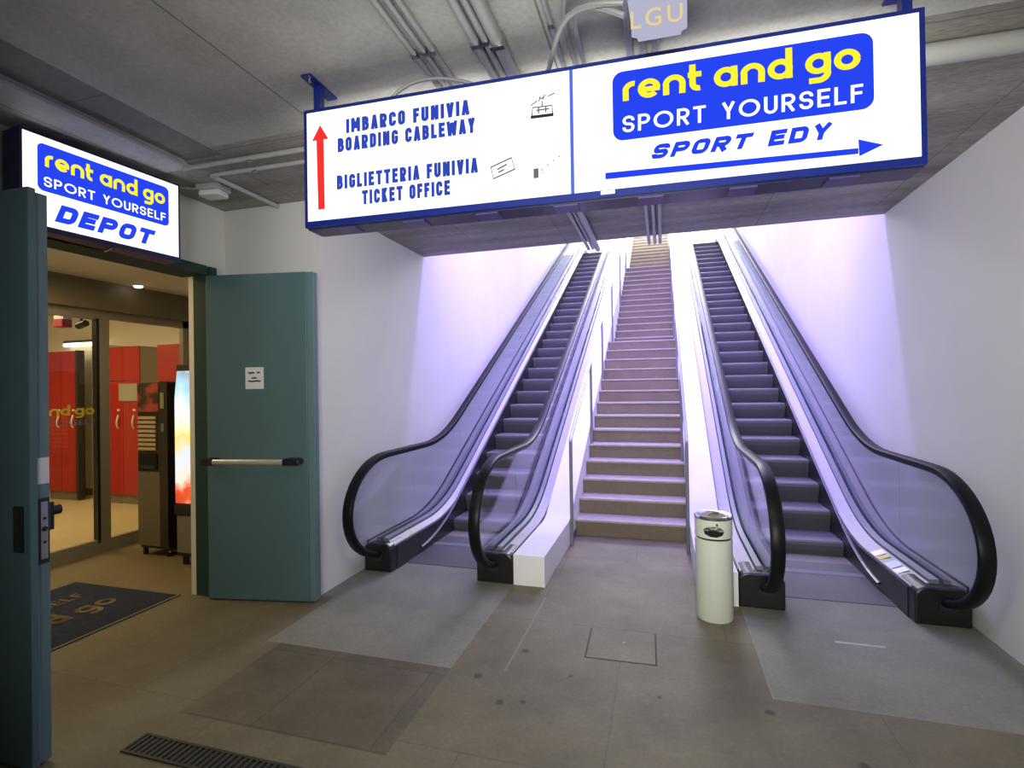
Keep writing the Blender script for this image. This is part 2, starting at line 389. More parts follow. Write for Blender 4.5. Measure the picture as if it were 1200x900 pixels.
# ------------------------------------------------------------------ the shell
XL, XR, XD = -2.511, 1.852, -3.37         # stairwell walls, doorway wall
YC, YB, ZC = 3.339, 5.185, 3.0            # wall corner, end of the low ceiling, ceiling height
TOPZ = 9.0; YEND = 20.0
fl = MB()
def fq(x0, x1, y0, y1, mi): fl.quad((x0, y0, 0), (x1, y0, 0), (x1, y1, 0), (x0, y1, 0), mi)
fq(XD-.2, XR, -4, 1.95, 0); fq(XD-.2, -2.28, 1.95, 2.655, 0); fq(-2.28, -1.155, 1.95, 2.655, 1); fq(-1.155, XR, 1.95, 2.655, 0)
fq(XD-.2, -2.39, 2.655, YC, 0); fq(XD-.2, -2.52, YC, YC+.3, 0); fq(-2.39, -1.155, 2.655, 4.15, 2); fq(-2.52, -2.39, YC, 4.15, 2)
fq(-1.155, .497, 2.655, 5.6, 0); fq(.497, XR, 2.655, 2.80, 0); fq(.497, XR, 2.80, 4.25, 2)
fq(-2.52, -1.155, 4.15, 5.6, 2); fq(.497, XR, 4.25, 5.6, 2)
fq(-5.32, XD-.2, .6, 4.9, 3); fq(-10.5, -5.32, .6, 6.2, 4)
fl = struct(fl.build('floor', [m_floor, m_floor_dk, m_slab, m_tan, m_beige]))
# white painted seams and the recessed cover
def slab_box(name, x0, x1, y0, y1, z0, z1, m): return struct(MB().box(x0, x1, y0, y1, z0, z1).build(name, m))
slab_box('wall_left', XL-.25, XL, YC, YEND, 0, TOPZ, m_wall)
slab_box('wall_right', XR, XR+.25, -4, YEND, 0, TOPZ, m_wall)
slab_box('wall_corner', XD-.2, XL-.25, YC, YC+.25, 0, ZC+.2, m_wall)
dw = MB(); dw.box(XD-.14, XD, -4, 1.43, 0, ZC+.1); dw.box(XD-.14, XD, 1.43, 3.17, 2.50, ZC+.1); dw.box(XD-.14, XD, 3.17, YC+.01, 0, ZC+.1)
struct(dw.build('wall_doorway', m_wall))
slab_box('wall_back', XD-.2, XR+.25, -4.2, -4, 0, ZC+.2, m_wall)
slab_box('wall_far', XL-.25, XR+.25, YEND, YEND+.2, 0, TOPZ, m_white)
slab_box('wall_header', XL-.25, XR+.25, YB-.3, YB, ZC+.02, TOPZ, m_wall)
ce = MB(); ce.box(-2.565, XR, -4, 2.43, ZC, ZC+.2, 0); ce.box(-2.87, -2.565, -4, 2.55, ZC+.012, ZC+.2, 2)
ce.box(XD, -2.87, -4, 2.62, ZC-.004, ZC+.2, 0); ce.box(XD, -2.87, 2.62, YB, ZC, ZC+.2, 1); ce.box(-2.87, -2.565, 2.55, YB, ZC, ZC+.2, 1)
ce.box(-2.565, XR, 2.43, YB, ZC, ZC+.2, 1)
struct(ce.build('ceiling', [m_ceil, m_board, m_beam]))
# depot rooms
slab_box('wall_vestibule_right', -5.32, XD-.14, 4.72, 4.9, 0, 3, m_wall_warm)
slab_box('wall_vestibule_left', -5.32, XD-.14, .45, .6, 0, 3, m_wall_warm)
slab_box('ceiling_vestibule', -5.32, XD-.14, .45, 4.9, 2.64, 2.8, m_wall_warm)
slab_box('wall_lockers', -10.5, -5.4, 5.78, 5.95, 0, 3, m_wall_warm)
slab_box('wall_lockers_left', -10.7, -10.5, .6, 5.95, 0, 3, m_wall_warm)
slab_box('wall_lockers_front', -10.5, -5.4, .45, .6, 0, 3, m_wall_warm)
slab_box('wall_lockers_right', -5.42, -5.32, 4.72, 5.95, 0, 3, m_wall_warm)
slab_box('ceiling_lockers', -10.5, -5.3, .45, 5.95, 2.85, 3.0, m_wall_warm)
slab_box('baseboard_lockers', -10.4, -5.45, 5.755, 5.78, 0, .10, m_kick)
slab_box('wall_pier', -7.98, -7.68, 5.5, 5.77, 0, 2.25, m_wall_warm)
# stairwell top landing

# ------------------------------------------------------------------ parapets beside the stairs
MS = .525
def ramp(h, yk, y, b=.45, yt=15.9, top=None):
    """height at y of a line that is level at h, bends up at yk and levels again at the top"""
    def up_(y, yk):
        d = y-yk
        if d <= -b: return 0
        if d >= b: return MS*d
        return MS*(d+b)**2/(4*b)
    return h+up_(y, yk)-up_(y, yt+(yk-5.2))
def ysamples(y0, y1, yk, b=.45, yt=15.9):
    s = {y0, y1}
    for c in (yk, yt+(yk-5.2)):
        for k in range(9): s.add(c-b+2*b*k/8)
    return sorted(y for y in s if y0 <= y <= y1)
slab_box('floor_landing_left', XL, -1.155, 15.9, YEND, 5.35, 5.52, m_white); slab_box('floor_landing_right', .478, XR, 15.9, YEND, 5.35, 5.52, m_white)
for side, x0, x1, ys in (('left', -1.155, -.905, 3.905), ('right', .216, .478, 3.90)):
    rings = []
    for y in ysamples(ys, 19.0, 5.05, .12):
        zt = ramp(.235, 5.05, y, .12, 40)
        zb = 0 if y < 7 else zt-1.2
        rings.append([(x0, y, zb), (x1, y, zb), (x1, y, zt), (x0, y, zt)])
    struct(MB().sweep(rings).build('wall_stair_'+side, m_white))

# ------------------------------------------------------------------ staircase
st = thing('staircase', 'concrete staircase with brown risers climbing between the two escalators', 'stairs', (-.345, 5.375, 0))
RZ, TR, SW = .165, .2789, .5595
def step_mesh(z0, y0, depth):
    b = MB(); b.box(-SW, SW, y0, y0+depth+.02, z0-.25 if z0 > .2 else 0, z0+RZ-.02, 0)
    b.box(-SW, SW, y0-.012, y0+depth+.02, z0+RZ-.02, z0+RZ, 1); return b
y = 0; z = 0
for k in range(1, 41):
    d = TR
    if k in (14, 28): d = TR+.90
    step_mesh(z, y, d).build('step', [m_stair, m_nos], st)
    y += d; z += RZ
def stair_z(yy):
    d = yy-5.375; z = 0
    for k in range(1, 41):
        if d < 0: break
        z = k*RZ; d -= TR+(.90 if k in (14, 28) else 0)
    return z
def stair_rail(name, x, label, ends):
    t = thing(name, label, 'handrail', (x, 5.03, 0), 0)
    MB().tube([(0, -.02, 1.02), (0, .03, 1.05)]+[(0, q, 1.05+.53*(q-.03)) for q in (2, 5, 10.6)], .016, 8).build('rail', m_steel, t, True)
    for q in ends:
        zb = stair_z(5.03+q)
        MB().tube([(0, q, zb), (0, q, 1.05+.53*q-.01)], .017, 10).build('post', m_alu2, t, True)
    return t
stair_rail('stair_handrail', -.884, 'thin grey handrail on posts left of the concrete stairs', (0, 1.55, 2.9, 4.6, 6.6, 8.6))
stair_rail('stair_handrail', .195, 'thin grey handrail on posts right of the concrete stairs, behind the litter bin', (0, 1.3, 2.9, 4.6, 6.6, 8.6))

# ------------------------------------------------------------------ escalators
RUN = .37
def dsec(pts, h0, yk, ys):       # section [(x,dz)] swept along y
    return [[(x, y, ramp(h0, yk, y)+dz) for x, dz in pts] for y in ys]
def make_balustrade(g, d, skirt, outer, root, boxx, tag_inner):
    """g: glass plane x; d: +1/-1 towards the steps; skirt/outer: x of the two edges"""
    Y0, Y1 = 3.98, 17.4
    ys = ysamples(Y0, Y1, 5.2)
    e = .03*d
    # inner deck, its profile, the outer deck
    MB().sweep(dsec([(skirt, -.06), (skirt, .195), (g+e*2.3, .225), (g+e*2.3, -.06)], .02, 5.2, ys)).build('inner_deck', m_alu, root)
    MB().sweep(dsec([(g+e*2.2, -.04), (g+e*2.2, .20), (g+e*2.2, .245), (g+e*.5, .25), (g+e*.5, -.04)], .02, 5.2, ys)).build('inner_profile', m_alu2, root)
    MB().sweep(dsec([(g-e*.45, -.04), (g-e*.45, .25), (g-e*1.7, .245), (g-e*1.7, -.04)], .02, 5.2, ys)).build('outer_profile', m_alu2, root)
    MB().sweep(dsec([(g-e*1.95, -.06), (g-e*1.95, .222), (outer+.012*d, .205), (outer+.012*d, -.06)], .02, 5.2, ys)).build('outer_deck', m_alu, root)
    MB().sweep(dsec([(outer+.002*d, -.3), (outer+.002*d, .215), (outer+.014*d, .215), (outer+.014*d, -.3)], .02, 5.2, ysamples(3.98, Y1, 5.2))).build('edge_trim', m_black, root)
    # skirt panel with brush
    ys2 = ysamples(4.0, Y1, 5.1)
    rings = []
    for y in ys2:
        zt = ramp(.20, 5.2, y); zb = max(.0, ramp(-.22, 5.1, y)) if y < 5.05 else ramp(-.22, 5.1, y)
        rings.append([(skirt+.004*d, y, zb), (skirt+.012*d, y, zb), (skirt+.012*d, y, zt), (skirt+.004*d, y, zt)])
    MB().sweep(rings).build('skirt_panel', m_skirt, root)
    ys3 = ysamples(4.45, Y1, 4.9)
    MB().sweep([[(skirt+a*d, y, ramp(.045, 4.83, y)+b) for a, b in ((.012, 0), (.03, .004), (.03, .012), (.012, .02))] for y in ys3]).build('skirt_brush', m_black, root)
    MB().sweep([[(skirt+a*d, y, ramp(.062, 4.83, y)+b) for a, b in ((.0125, 0), (.018, 0), (.018, .006), (.0125, .006))] for y in ys3]).build('brush_strip', m_alu2, root)
    # handrail path: from the top, down the slope, level, round the newel and into the box
    path = [(y, ramp(1.0, 5.28, y)-.018) for y in reversed(ysamples(4.05, Y1, 5.28))]
    CY, CZ, RY, RZ2 = 4.05, .555, .575, .427
    path += [(CY-RY*math.sin(a), CZ+RZ2*math.cos(a)) for a in [PI*k/22 for k in range(1, 23)]]
    path.append((CY+.1, CZ-RZ2))
    sec = [(-.037, -.022), (-.030, -.030), (.030, -.030), (.037, -.022), (.043, -.004), (.038, .012), (.022, .019), (-.022, .019), (-.038, .012), (-.043, -.004)]
    rings = []
    for i, p in enumerate(path):
        a = path[max(i-1, 0)]; b = path[min(i+1, len(path)-1)]
        ty, tz = b[0]-a[0], b[1]-a[1]; L = math.hypot(ty, tz); ty /= L; tz /= L
        ny, nz = tz, -ty      # outward normal
        if ny*0+nz < 0 and i < 5: pass
        rings.append([(g+x, p[0]+ny*n, p[1]+nz*n) for x, n in sec])
    MB().sweep(rings).build('handrail', m_rubber, root, True)
    # glass panels
    def top(y): return ramp(.985, 5.28, y)-.03
    def bot(y): return ramp(.255, 5.2, y)
    cuts = [4.58, 5.78]+[5.78+1.3*k for k in range(1, 9)]+[17.3]
    pts = [(CY-(RY-.02)*math.sin(a), CZ+(RZ2-.03)*math.cos(a)) for a in [PI*k/22 for k in range(0, 19)]]
    pts = [p for p in pts if p[1] > .20]
    poly = [(4.576, top(4.576))]+pts+[(4.0, .20), (4.576, .20)]
    MB().prism(poly, 'x', g-.005, g+.005).build('glass_panel', m_glass, root)
    for a, b in zip(cuts[:-1], cuts[1:]):
        yy = ysamples(a+.004, b-.004, 5.24)
        poly = [(y, bot(y)) for y in yy]+[(y, top(y)) for y in reversed(yy)]
        MB().prism(poly, 'x', g-.005, g+.005).build('glass_panel', m_glass, root)
    # black newel box with an arched top
    bx0, bx1 = boxx; r = .07
    prof = [(bx0, 0), (bx1, 0)]+[(bx1-r+r*math.cos(t), .175+(.065)*math.sin(t)) for t in [PI/2*k/6 for k in range(7)]]+[(bx0+r-r*math.cos(t), .175+.065*math.sin(t)) for t in [PI/2*k/6 for k in range(6, -1, -1)]]
    MB().prism(prof, 'y', 3.90, 4.16).build('newel_box', m_black, root, bevel=.012)
    MB().sweep([[(g+.052*math.cos(t)*s, q, .128+.035*math.sin(t)*s) for t in [2*PI*k/20 for k in range(20)]] for q, s in ((3.885, 1.0), (3.93, 1.05))]).build('handrail_inlet', m_skirt, root, True)
def make_escalator(xl, xr, label, skl, skr, outl, outr, bl, br, yel):
    root = thing('escalator', label, 'escalator', ((xl+xr)/2, 3.9, 0))
    ox, oy = (xl+xr)/2, 3.9
    sub = bpy.data.objects.new('tmp', None)
    before = set(bpy.data.objects)
    make_balustrade(xl, 1, skl, outl, root, bl, 'left'); make_balustrade(xr, -1, skr, outr, root, br, 'right')
    sl, sr_ = skl+.016, skr-.016
    MB().box(sl-.02, sr_+.02, 4.16, 5.02, -.02, .004).build('comb_plate', m_plate, root)
    tm = MB(); n = 46; wd = (sr_-sl)/n
    for k in range(n): tm.box(sl+k*wd+.002, sl+(k+.55)*wd, 4.70, 4.78, .004, .010)
    tm.build('comb_teeth', m_nose, root)
    for k in range(-1, 28):
        y0 = 5.60+RUN*k; z0 = .319+RUN*MS*k; b = MB()
        pr = [(y0+RUN+.01, z0), (y0+.03, z0), (y0+.008, z0-.010), (y0, z0-.035), (y0+.006, z0-.08), (y0+.022, z0-.13), (y0+.045, z0-.19), (y0+.07, z0-.25), (y0+RUN+.01, z0-.08)]
        n_ = len(pr); vs = [(sl, *p) for p in pr]+[(sr_, *p) for p in pr]
        b.add(vs, [tuple(range(n_))[::-1], tuple(range(n_, 2*n_))], 1)
        for i in range(n_):
            j = (i+1) % n_; b.add([vs[i], vs[j], vs[j+n_], vs[i+n_]], [(0, 1, 2, 3)], 0 if i == 0 else 1)
        b.build('step', [m_tread, m_riser], root)
    MB().box(sl, sr_, 15.5, 17.4, 5.38, 5.54).build('upper_plate', m_plate, root)
    for o in set(bpy.data.objects)-before:
        if o.parent == root:
            for v in o.data.vertices: v.co.x -= ox; v.co.y -= oy
    bpy.data.objects.remove(sub)
    return root, ox, oy
eL, lx, ly = make_escalator(-2.36, -1.32, 'left escalator against the left wall with black handrails and glass sides', -2.235, -1.455, -2.508, -1.158, (-2.485, -2.228), (-1.462, -1.158), 1)
eR, rx, ry = make_escalator(.655, 1.70, 'right escalator against the right wall with black handrails and glass sides', .768, 1.53, .481, 1.849, (.480, .776), (1.522, 1.83), 0)
# stickers on the inner decks at the bottom
def deck_sticker(root, ox, oy, x0, x1, y0, y1, zz0, zz1, m, nm='sticker', lab=None):
    o = MB().add([(x0-ox, y0-oy, zz0), (x1-ox, y0-oy, zz1), (x1-ox, y1-oy, zz1), (x0-ox, y1-oy, zz0),
                  (x0-ox, y0-oy, zz0+.002), (x1-ox, y0-oy, zz1+.002), (x1-ox, y1-oy, zz1+.002), (x0-ox, y1-oy, zz0+.002)],
                 [(0, 3, 2, 1), (4, 5, 6, 7), (0, 1, 5, 4), (1, 2, 6, 5), (2, 3, 7, 6), (3, 0, 4, 7)]).build(nm, m, root)
    if lab: o['label'] = lab
m_yel = mat('yellow_sticker', (.62, .50, .06), .5); m_bluest = mat('pale_blue_sticker', (.45, .52, .66), .35); m_whst = mat('white_sticker', (.8, .78, .82), .35)
deck_sticker(eL, lx, ly, -2.30, -2.238, 4.28, 4.34, .246, .2165, m_yel, lab='yellow sticker')
for (y0, y1, mm, lb) in ((4.20, 4.28, m_whst, 'white sticker'), (4.30, 4.42, m_bluest, 'pale blue sticker'), (4.50, 4.56, m_yel, 'yellow sticker'), (4.58, 4.68, m_whst, 'white sticker')):
    deck_sticker(eR, rx, ry, 1.534, 1.61, y0, y1, .2165, .246, mm, lab=lb)

# ------------------------------------------------------------------ the long backlit sign
def conv_sign(h, off): return lambda s, t: (s, -off, t+h)
ANG = math.atan2(.09, 2.473); SH = .545
sg = thing('direction_sign', 'long white backlit sign in a navy frame hanging from the ceiling, with blue lettering', 'sign', (-1.584, 2.03, 2.85-SH), ANG)
cs = conv_sign(SH, .004); cs2 = conv_sign(SH, .007); cs3 = conv_sign(SH, .010)
L = 2.476; DP = .15
hb = MB()
hb.box(0, L, 0, DP, SH-.016, SH); hb.box(0, L, 0, DP, 0, .027); hb.box(0, .016, 0, DP, .027, SH-.016); hb.box(L-.018, L, 0, DP, .027, SH-.016)
hb.box(.016, L-.018, DP-.01, DP-.004, .027, SH-.016)
hb.build('housing', m_navy, sg)
m_clip = mat('violet_clip', (.09, .07, .25), .4)
for k in range(7): MB().box(.14+k*.34, .24+k*.34, .03, .12, -.010, -.004).build('bottom_clip', m_clip, sg)
MB().box(0, L, .025, DP-.02, -.004, 0).build('bottom_plate', mat('dark_sign_bottom', (.03, .03, .07), .35), sg)
MB().box(.016, 1.238, 0, .01, .027, SH-.016).build('face_panel', m_face, sg)['label'] = 'white panel with cableway directions'
MB().box(1.252, L-.018, 0, .01, .027, SH-.016).build('face_panel', m_face, sg)['label'] = 'white panel with shop name and arrow'
MB().box(.02, L-.02, DP, DP+.008, .025, SH-.02).build('rear_fill_panel', m_back, sg)  # glowing sheet added behind the sign to brighten the walls beyond
MB().box(1.238, 1.252, -.002, .01, .027, SH-.016).build('divider', m_div, sg)
MB().box(1.357, 1.412, -.003, .004, .010, .024).build('glow_gap', m_face, sg)
for nm, body, BL, BR, TL, bold in (('1', 'IMBARCO FUNIVIA', (.222, -.139), (.812, -.139), (.222, -.070), .02), ('2', 'BOARDING CABLEWAY', (.178, -.221), (.836, -.219), (.178, -.152), .02),
                             ('3', 'BIGLIETTERIA FUNIVIA', (.171, -.390), (.846, -.390), (.171, -.321), .02), ('4', 'TICKET OFFICE', (.298, -.471), (.719, -.471), (.298, -.401), .02)):
    flat(fit(caps_geo(body, .53, .25, .16, .14, .42), BL, BR, TL), cs, 'lettering', m_lblue2, sg)
flat(([(.088, -.080), (.045, -.149), (.068, -.149), (.073, -.469), (.108, -.469), (.106, -.149), (.131, -.149)], [(0, 1, 2, 5, 6), (2, 3, 4, 5)]), cs, 'arrow', m_lred, sg)['label'] = 'red arrow pointing up'
flat(strokes([[(1.082, -.190), (1.085, -.148), (1.166, -.150), (1.168, -.192)], [(1.11, -.15), (1.11, -.175)], [(1.14, -.15), (1.14, -.175)], [(1.10, -.162), (1.155, -.162)]], .006), cs, 'pictogram', m_lgrey, sg)
flat(strokes([[(1.077, -.188), (1.172, -.190)]], .013), cs2, 'pictogram', m_ldark, sg)
flat(strokes([[(1.077, -.138), (1.105, -.122)], [(1.112, -.126), (1.118, -.106)], [(1.128, -.122), (1.134, -.104), (1.145, -.108)], [(1.118, -.116), (1.136, -.112)], [(1.15, -.11), (1.179, -.101)], [(1.125, -.126), (1.125, -.148)]], .005), cs, 'pictogram', m_lgrey, sg)
flat(strokes([[(.903, -.372), (.992, -.343), (1.006, -.392), (.913, -.422), (.903, -.372)], [(.93, -.385), (.972, -.368)], [(.935, -.398), (.96, -.388)]], .007), cs, 'pictogram', m_lgrey, sg)
flat(strokes([[(1.085, -.420), (1.106, -.420)]], .04), cs, 'pictogram', m_lgrey, sg)
flat(strokes([[(1.115, -.412), (1.125, -.404)], [(1.14, -.395), (1.15, -.388)], [(1.165, -.378), (1.172, -.373)], [(1.188, -.365), (1.196, -.36)], [(1.124, -.424), (1.128, -.418)]], .006), cs, 'pictogram', m_lpale, sg)
flat((rrect(1.409, 2.316, -.331, -.058, .04), [tuple(range(28))]), cs, 'logo_panel', m_lblue, sg)
flat(fit(rounded_logo_text(), (1.448, -.178), (2.275, -.184), (1.448, -.103), 0, 1), cs2, 'lettering', m_lyel, sg)['label'] = 'yellow rounded lettering'
flat(fit(caps_geo('SPORT YOURSELF', .62, .15, .42, .19, .6), (1.446, -.304), (2.280, -.307), (1.447, -.236)), cs2, 'lettering', m_lwhite, sg)['label'] = 'white lettering'
flat(fit(caps_geo('SPORT', .95, .29, .2, .22), (1.546, -.424), (1.899, -.425), (1.572, -.363)), cs, 'lettering', m_lblue, sg)
flat(fit(caps_geo('EDY', .95, .29, .2, .22), (1.968, -.423), (2.170, -.421), (1.985, -.361)), cs, 'lettering', m_lblue, sg)
flat(([(1.376, -.451), (1.376, -.477), (2.264, -.487), (2.264, -.466), (2.264, -.435), (2.266, -.496), (2.342, -.464)], [(0, 1, 2, 3), (4, 5, 6)]), cs, 'arrow', m_lblue, sg)['label'] = 'blue arrow pointing right'
for x in (.03, 2.44):
    b = MB().box(x-.012, x+.022, .05, .085, SH, SH+.145).build('bracket', m_navy, sg)
    MB().box(x-.022, x+.030, -.03, .18, SH+.140, SH+.150).build('base_plate', m_navy, b)
    MB().tube([(x+.005, 0, SH+.128), (x+.005, 0, SH+.14)], .009, 8).build('bolt', m_steel, b)

# ------------------------------------------------------------------ the depot sign
A2 = math.atan2(.863, .08)
dg = thing('depot_sign', 'smaller white backlit lightbox over the open double doors reading DEPOT in blue', 'sign', (-3.2, 1.857, 2.43), A2)
h2 = .523; cd = conv_sign(h2, .004); cd2 = conv_sign(h2, .007); LD = .867; DD = .150
hb = MB(); hb.box(0, LD, 0, DD, h2-.012, h2); hb.box(0, LD, 0, DD, 0, .03); hb.box(0, .014, 0, DD, .03, h2-.012); hb.box(LD-.012, LD, 0, DD, .03, h2-.012); hb.box(.014, LD-.012, DD-.02, DD, .03, h2-.012)
hb.build('housing', m_navy_dk, dg)
MB().box(.014, LD-.012, 0, .01, .03, h2-.012).build('face_panel', m_face2, dg)
flat((rrect(.076, .788, -.307, -.05, .03), [tuple(range(28))]), cd, 'logo_panel', m_lblue, dg)
flat(fit(rounded_logo_text(), (.108, -.172), (.761, -.172), (.108, -.104), 0, 1), cd2, 'lettering', m_lyel, dg)['label'] = 'yellow rounded lettering'
flat(fit(caps_geo('SPORT YOURSELF', .62, .145, .42, .17, .55), (.103, -.281), (.764, -.281), (.103, -.225)), cd2, 'lettering', m_lwhite, dg)['label'] = 'white lettering'
flat(fit(caps_geo('DEPOT', .95, .31, .22, .17), (.151, -.457), (.668, -.459), (.185, -.356)), cd, 'lettering', m_lblue, dg)
MB().tube([(.42, .03, -.03), (.45, .02, -.004)], .006, 8).build('wire', m_steel, dg)

# ------------------------------------------------------------------ small hanging box in front of the long sign
hx = thing('hanging_box_sign', 'small pale lavender box sign with yellow letters hanging from the ceiling above the long sign', 'sign', (-.003, 1.75, 2.69), .04)
m_lav = emit('lit_lavender_acrylic', (.46, .46, .62), 1.0)
P = [(-.080, .05), (-.080, .02), (-.062, .012), (-.058, 0), (.075, 0), (.080, .012), (.095, .018), (.098, .31), (-.112, .31)]
MB().prism(P, 'y', 0, .012).build('box', m_lav, hx)
m_yl = emit('lit_pale_yellow_letter', (.80, .64, .28), 1.0)
flat(fit(text_geo('LGU', .01, 1.25), (-.082, .035), (.082, .035), (-.082, .095)), lambda s, t: (s, -.002, t), 'lettering', m_yl, hx)

# ------------------------------------------------------------------ fire doors
def leaf_text(): pass
door = MB(); Ld = .79
dr = bpy.data.objects.new('door_1', None); C.objects.link(dr); dr.location = (-3.276, 3.064, 0); dr.rotation_euler = (0, 0, math.atan2(.143, .821))
dr['kind'] = 'structure'
b = MB(); b.box(0, Ld, 0, .04, .012, 2.42); b.build('leaf', m_teal, dr, bevel=.003)
b = MB(); b.box(Ld, Ld+.045, .012, .05, .012, 2.42); b.build('rebate', m_teal_edge, dr)
b = MB(); b.box(Ld+.02, Ld+.05, .05, .075, .012, 2.42); b.build('edge_strip', m_teal_edge, dr)
bar = MB().tube([(.10, -.07, 1.037), (.64, -.07, 1.037)], .021, 14).build('push_bar', mat('bone_push_bar', (.52, .50, .43), .3, metal=.3), dr, True)
for x0, x1 in ((.0, .10), (.63, .76)):
    MB().prism(rrect(x0, x1, 1.012, 1.062, .024), 'y', -.085, 0).build('bar_bracket', m_black, dr, bevel=.004)
MB().box(.312, .455, -.003, 0, 1.567, 1.727).build('notice', m_paper, dr)
for (tx, BL, BR, TL) in (('NON', (.33, 1.670), (.375, 1.670), (.33, 1.70)), ('ENTRARE', (.345, 1.632), (.425, 1.632), (.345, 1.655)), ('PRIVATO', (.33, 1.605), (.44, 1.605), (.33, 1.622))):
    pass
flat(strokes([[(.335, 1.690), (.352, 1.682), (.37, 1.690), (.385, 1.684)], [(.405, 1.688), (.428, 1.688)]], .012), lambda s, t: (s, -.0045, t), 'notice_print', m_ink, dr)
flat(strokes([[(.362, 1.648), (.402, 1.648)], [(.335, 1.624), (.358, 1.626), (.362, 1.622), (.395, 1.626), (.432, 1.624)]], .011), lambda s, t: (s, -.0045, t), 'notice_print', m_ink, dr)

d2 = bpy.data.objects.new('door_2', None); C.objects.link(d2); d2.location = (-3.36, 1.478, 0); d2['kind'] = 'structure'
b = MB(); b.box(0, .86, 0, .03, .012, 2.41); b.build('leaf', m_teal, d2, bevel=.004)
b = MB(); b.box(0, .845, .03, .082, .012, 2.40); b.build('rebate', m_teal_edge, d2, bevel=.004)
MB().box(.845, .850, .036, .076, .84, 1.115).build('lock_plate', m_skirt, d2)
MB().box(.850, .853, .043, .069, .86, 1.10).build('lock_face', m_steel, d2)
for zz in (.93, .985, 1.03): MB().tube([(.851, .056, zz), (.855, .056, zz)], .006 if zz != .985 else .011, 10).build('lock_bolt', m_black, d2)
MB().box(.845, .848, .034, .078, 1.175, 1.285).build('sticker', m_paper, d2)
MB().box(.775, .825, -.012, 0, .90, 1.09).build('handle_plate', m_black, d2, bevel=.004)
MB().box(.79, .835, .082, .105, .97, 1.09).build('rear_handle_plate', m_black, d2, bevel=.004)
MB().tube([(.815, .10, 1.05), (.815, .135, 1.05)], .022, 14).build('knob', m_black, d2, True)
fr = MB(); fr.box(-3.45, -3.285, 3.115, 3.175, 0, 2.50); fr.box(XD-.16, -3.285, 1.40, 1.475, 0, 2.50); fr.box(XD-.16, -3.285, 1.475, 3.09, 2.43, 2.50)
struct(fr.build('trim_1', m_frame_gr))
struct(MB().box(-3.50, -3.451, 3.118, 3.18, 0, 2.45).build('trim_2', m_wall_warm))
# ------------------------------------------------------------------ glass sliding front of the depot
GX = -5.3
g3 = bpy.data.objects.new('door_3', None); C.objects.link(g3); g3.location = (GX, 0, 0); g3['kind'] = 'structure'
def bar3(y0, y1, z0, z1, nm='frame_bar', m=None, t=.05): return MB().box(-t/2, t/2, y0, y1, z0, z1).build(nm, m or m_alu_door, g3)
bar3(1.6, 3.70, .0, .13, 'bottom_rail'); bar3(1.6, 3.70, 2.27, 2.35, 'top_rail'); bar3(3.70, 3.80, 0, 2.35, 'stile'); bar3(1.6, 1.70, 0, 2.35, 'stile')
bar3(3.80, 4.70, .0, .12, 'bottom_rail'); bar3(3.80, 4.70, 2.285, 2.40, 'top_rail'); bar3(4.62, 4.72, 0, 2.40, 'stile'); bar3(.6, 1.6, 0, .12, 'bottom_rail')
bar3(3.675, 3.70, .1, 2.28, 'seal', m_black, .06)
bar3(1.7, 3.69, .13, 2.27, 'glass_pane', m_glass2, .008); bar3(3.80, 4.62, .12, 2.285, 'glass_pane', m_glass2, .008)
struct(MB().box(GX-.06, GX+.10, .6, 4.72, 2.36, 2.64).build('trim_3', m_fascia))
# glass lettering, on the side towards the vestibule
m_gy = mat('yellow_glass_print', (.62, .50, .04), .6); m_gp = mat('violet_glass_print', (.30, .16, .28), .6)
cg = lambda s, t: (.008, s, t)
flat(fit(rounded_logo_text(), (2.86, 1.355), (3.665, 1.350), (2.86, 1.42), 0, 1), cg, 'lettering', m_gy, g3)
flat(fit(text_geo('SPORT YOURSELF', 0, 1.06), (2.86, 1.265), (3.665, 1.255), (2.86, 1.315)), cg, 'lettering', m_gp, g3)

# ------------------------------------------------------------------ lockers behind the glass
def locker(x, y, wd, z1, label, group, split, hx_, m=m_red, zbase=.13, dp=.12, body=None):
    t = thing('locker', label, 'locker', (x, y, 0), 0, group)
    MB().box(0, wd, .02, dp, zbase, z1).build('body', body or m_lockbody, t)
    MB().box(.0, wd, .03, dp, 0, zbase).build('plinth', m_kick, t)
    segs = [(zbase+.005, split-.004), (split+.004, z1)] if split else [(zbase+.005, z1)]
    for i, (a, b_) in enumerate(segs):
        d_ = MB().box(.004, wd-.004, 0, .02, a, b_).build('door', m, t)
        if i == 0:
            MB().tube([(hx_, -.002, 1.06), (hx_+.012, -.03, 1.10), (hx_+.014, -.034, 1.15), (hx_, -.002, 1.24)], .012, 8).build('handle', m_handle, d_, True)
            MB().box(hx_-.015, hx_+.03, -.004, 0, 1.30, 1.325).build('number_plate', m_paper, d_)
    return t
locker(-8.75, 5.4, .29, 2.17, 'red locker at the left edge of the glass view, second from the dark panel', 'red lockers left of the pier', None, .24)
locker(-8.46, 5.4, .29, 2.17, 'red locker next to the dark end panel', 'red lockers left of the pier', None, .24)
tag(MB().box(-8.165, -8.13, 5.40, 5.50, .03, 2.18).build('locker_end_panel', m_lockbody), 'dark end panel closing the left row of red lockers', 'panel')
locker(-7.56, 5.4, .31, 2.2, 'red two-door locker behind the middle of the glass, left of the pair', 'red lockers behind the coffee machine', 1.72, .22)
locker(-7.25, 5.4, .31, 2.2, 'red two-door locker with a grey sheet on it, partly behind the coffee machine', 'red lockers behind the coffee machine', 1.72, .20, dp=.3, body=mat('beige_locker_side', (.42, .36, .25), .6))
tag(MB().box(-7.31, -6.95, 5.385, 5.395, 1.44, 1.68).build('poster', mat('grey_sheet', (.36, .33, .24), .6)), 'grey-beige sheet stuck on the red locker left of the coffee machine', 'poster')
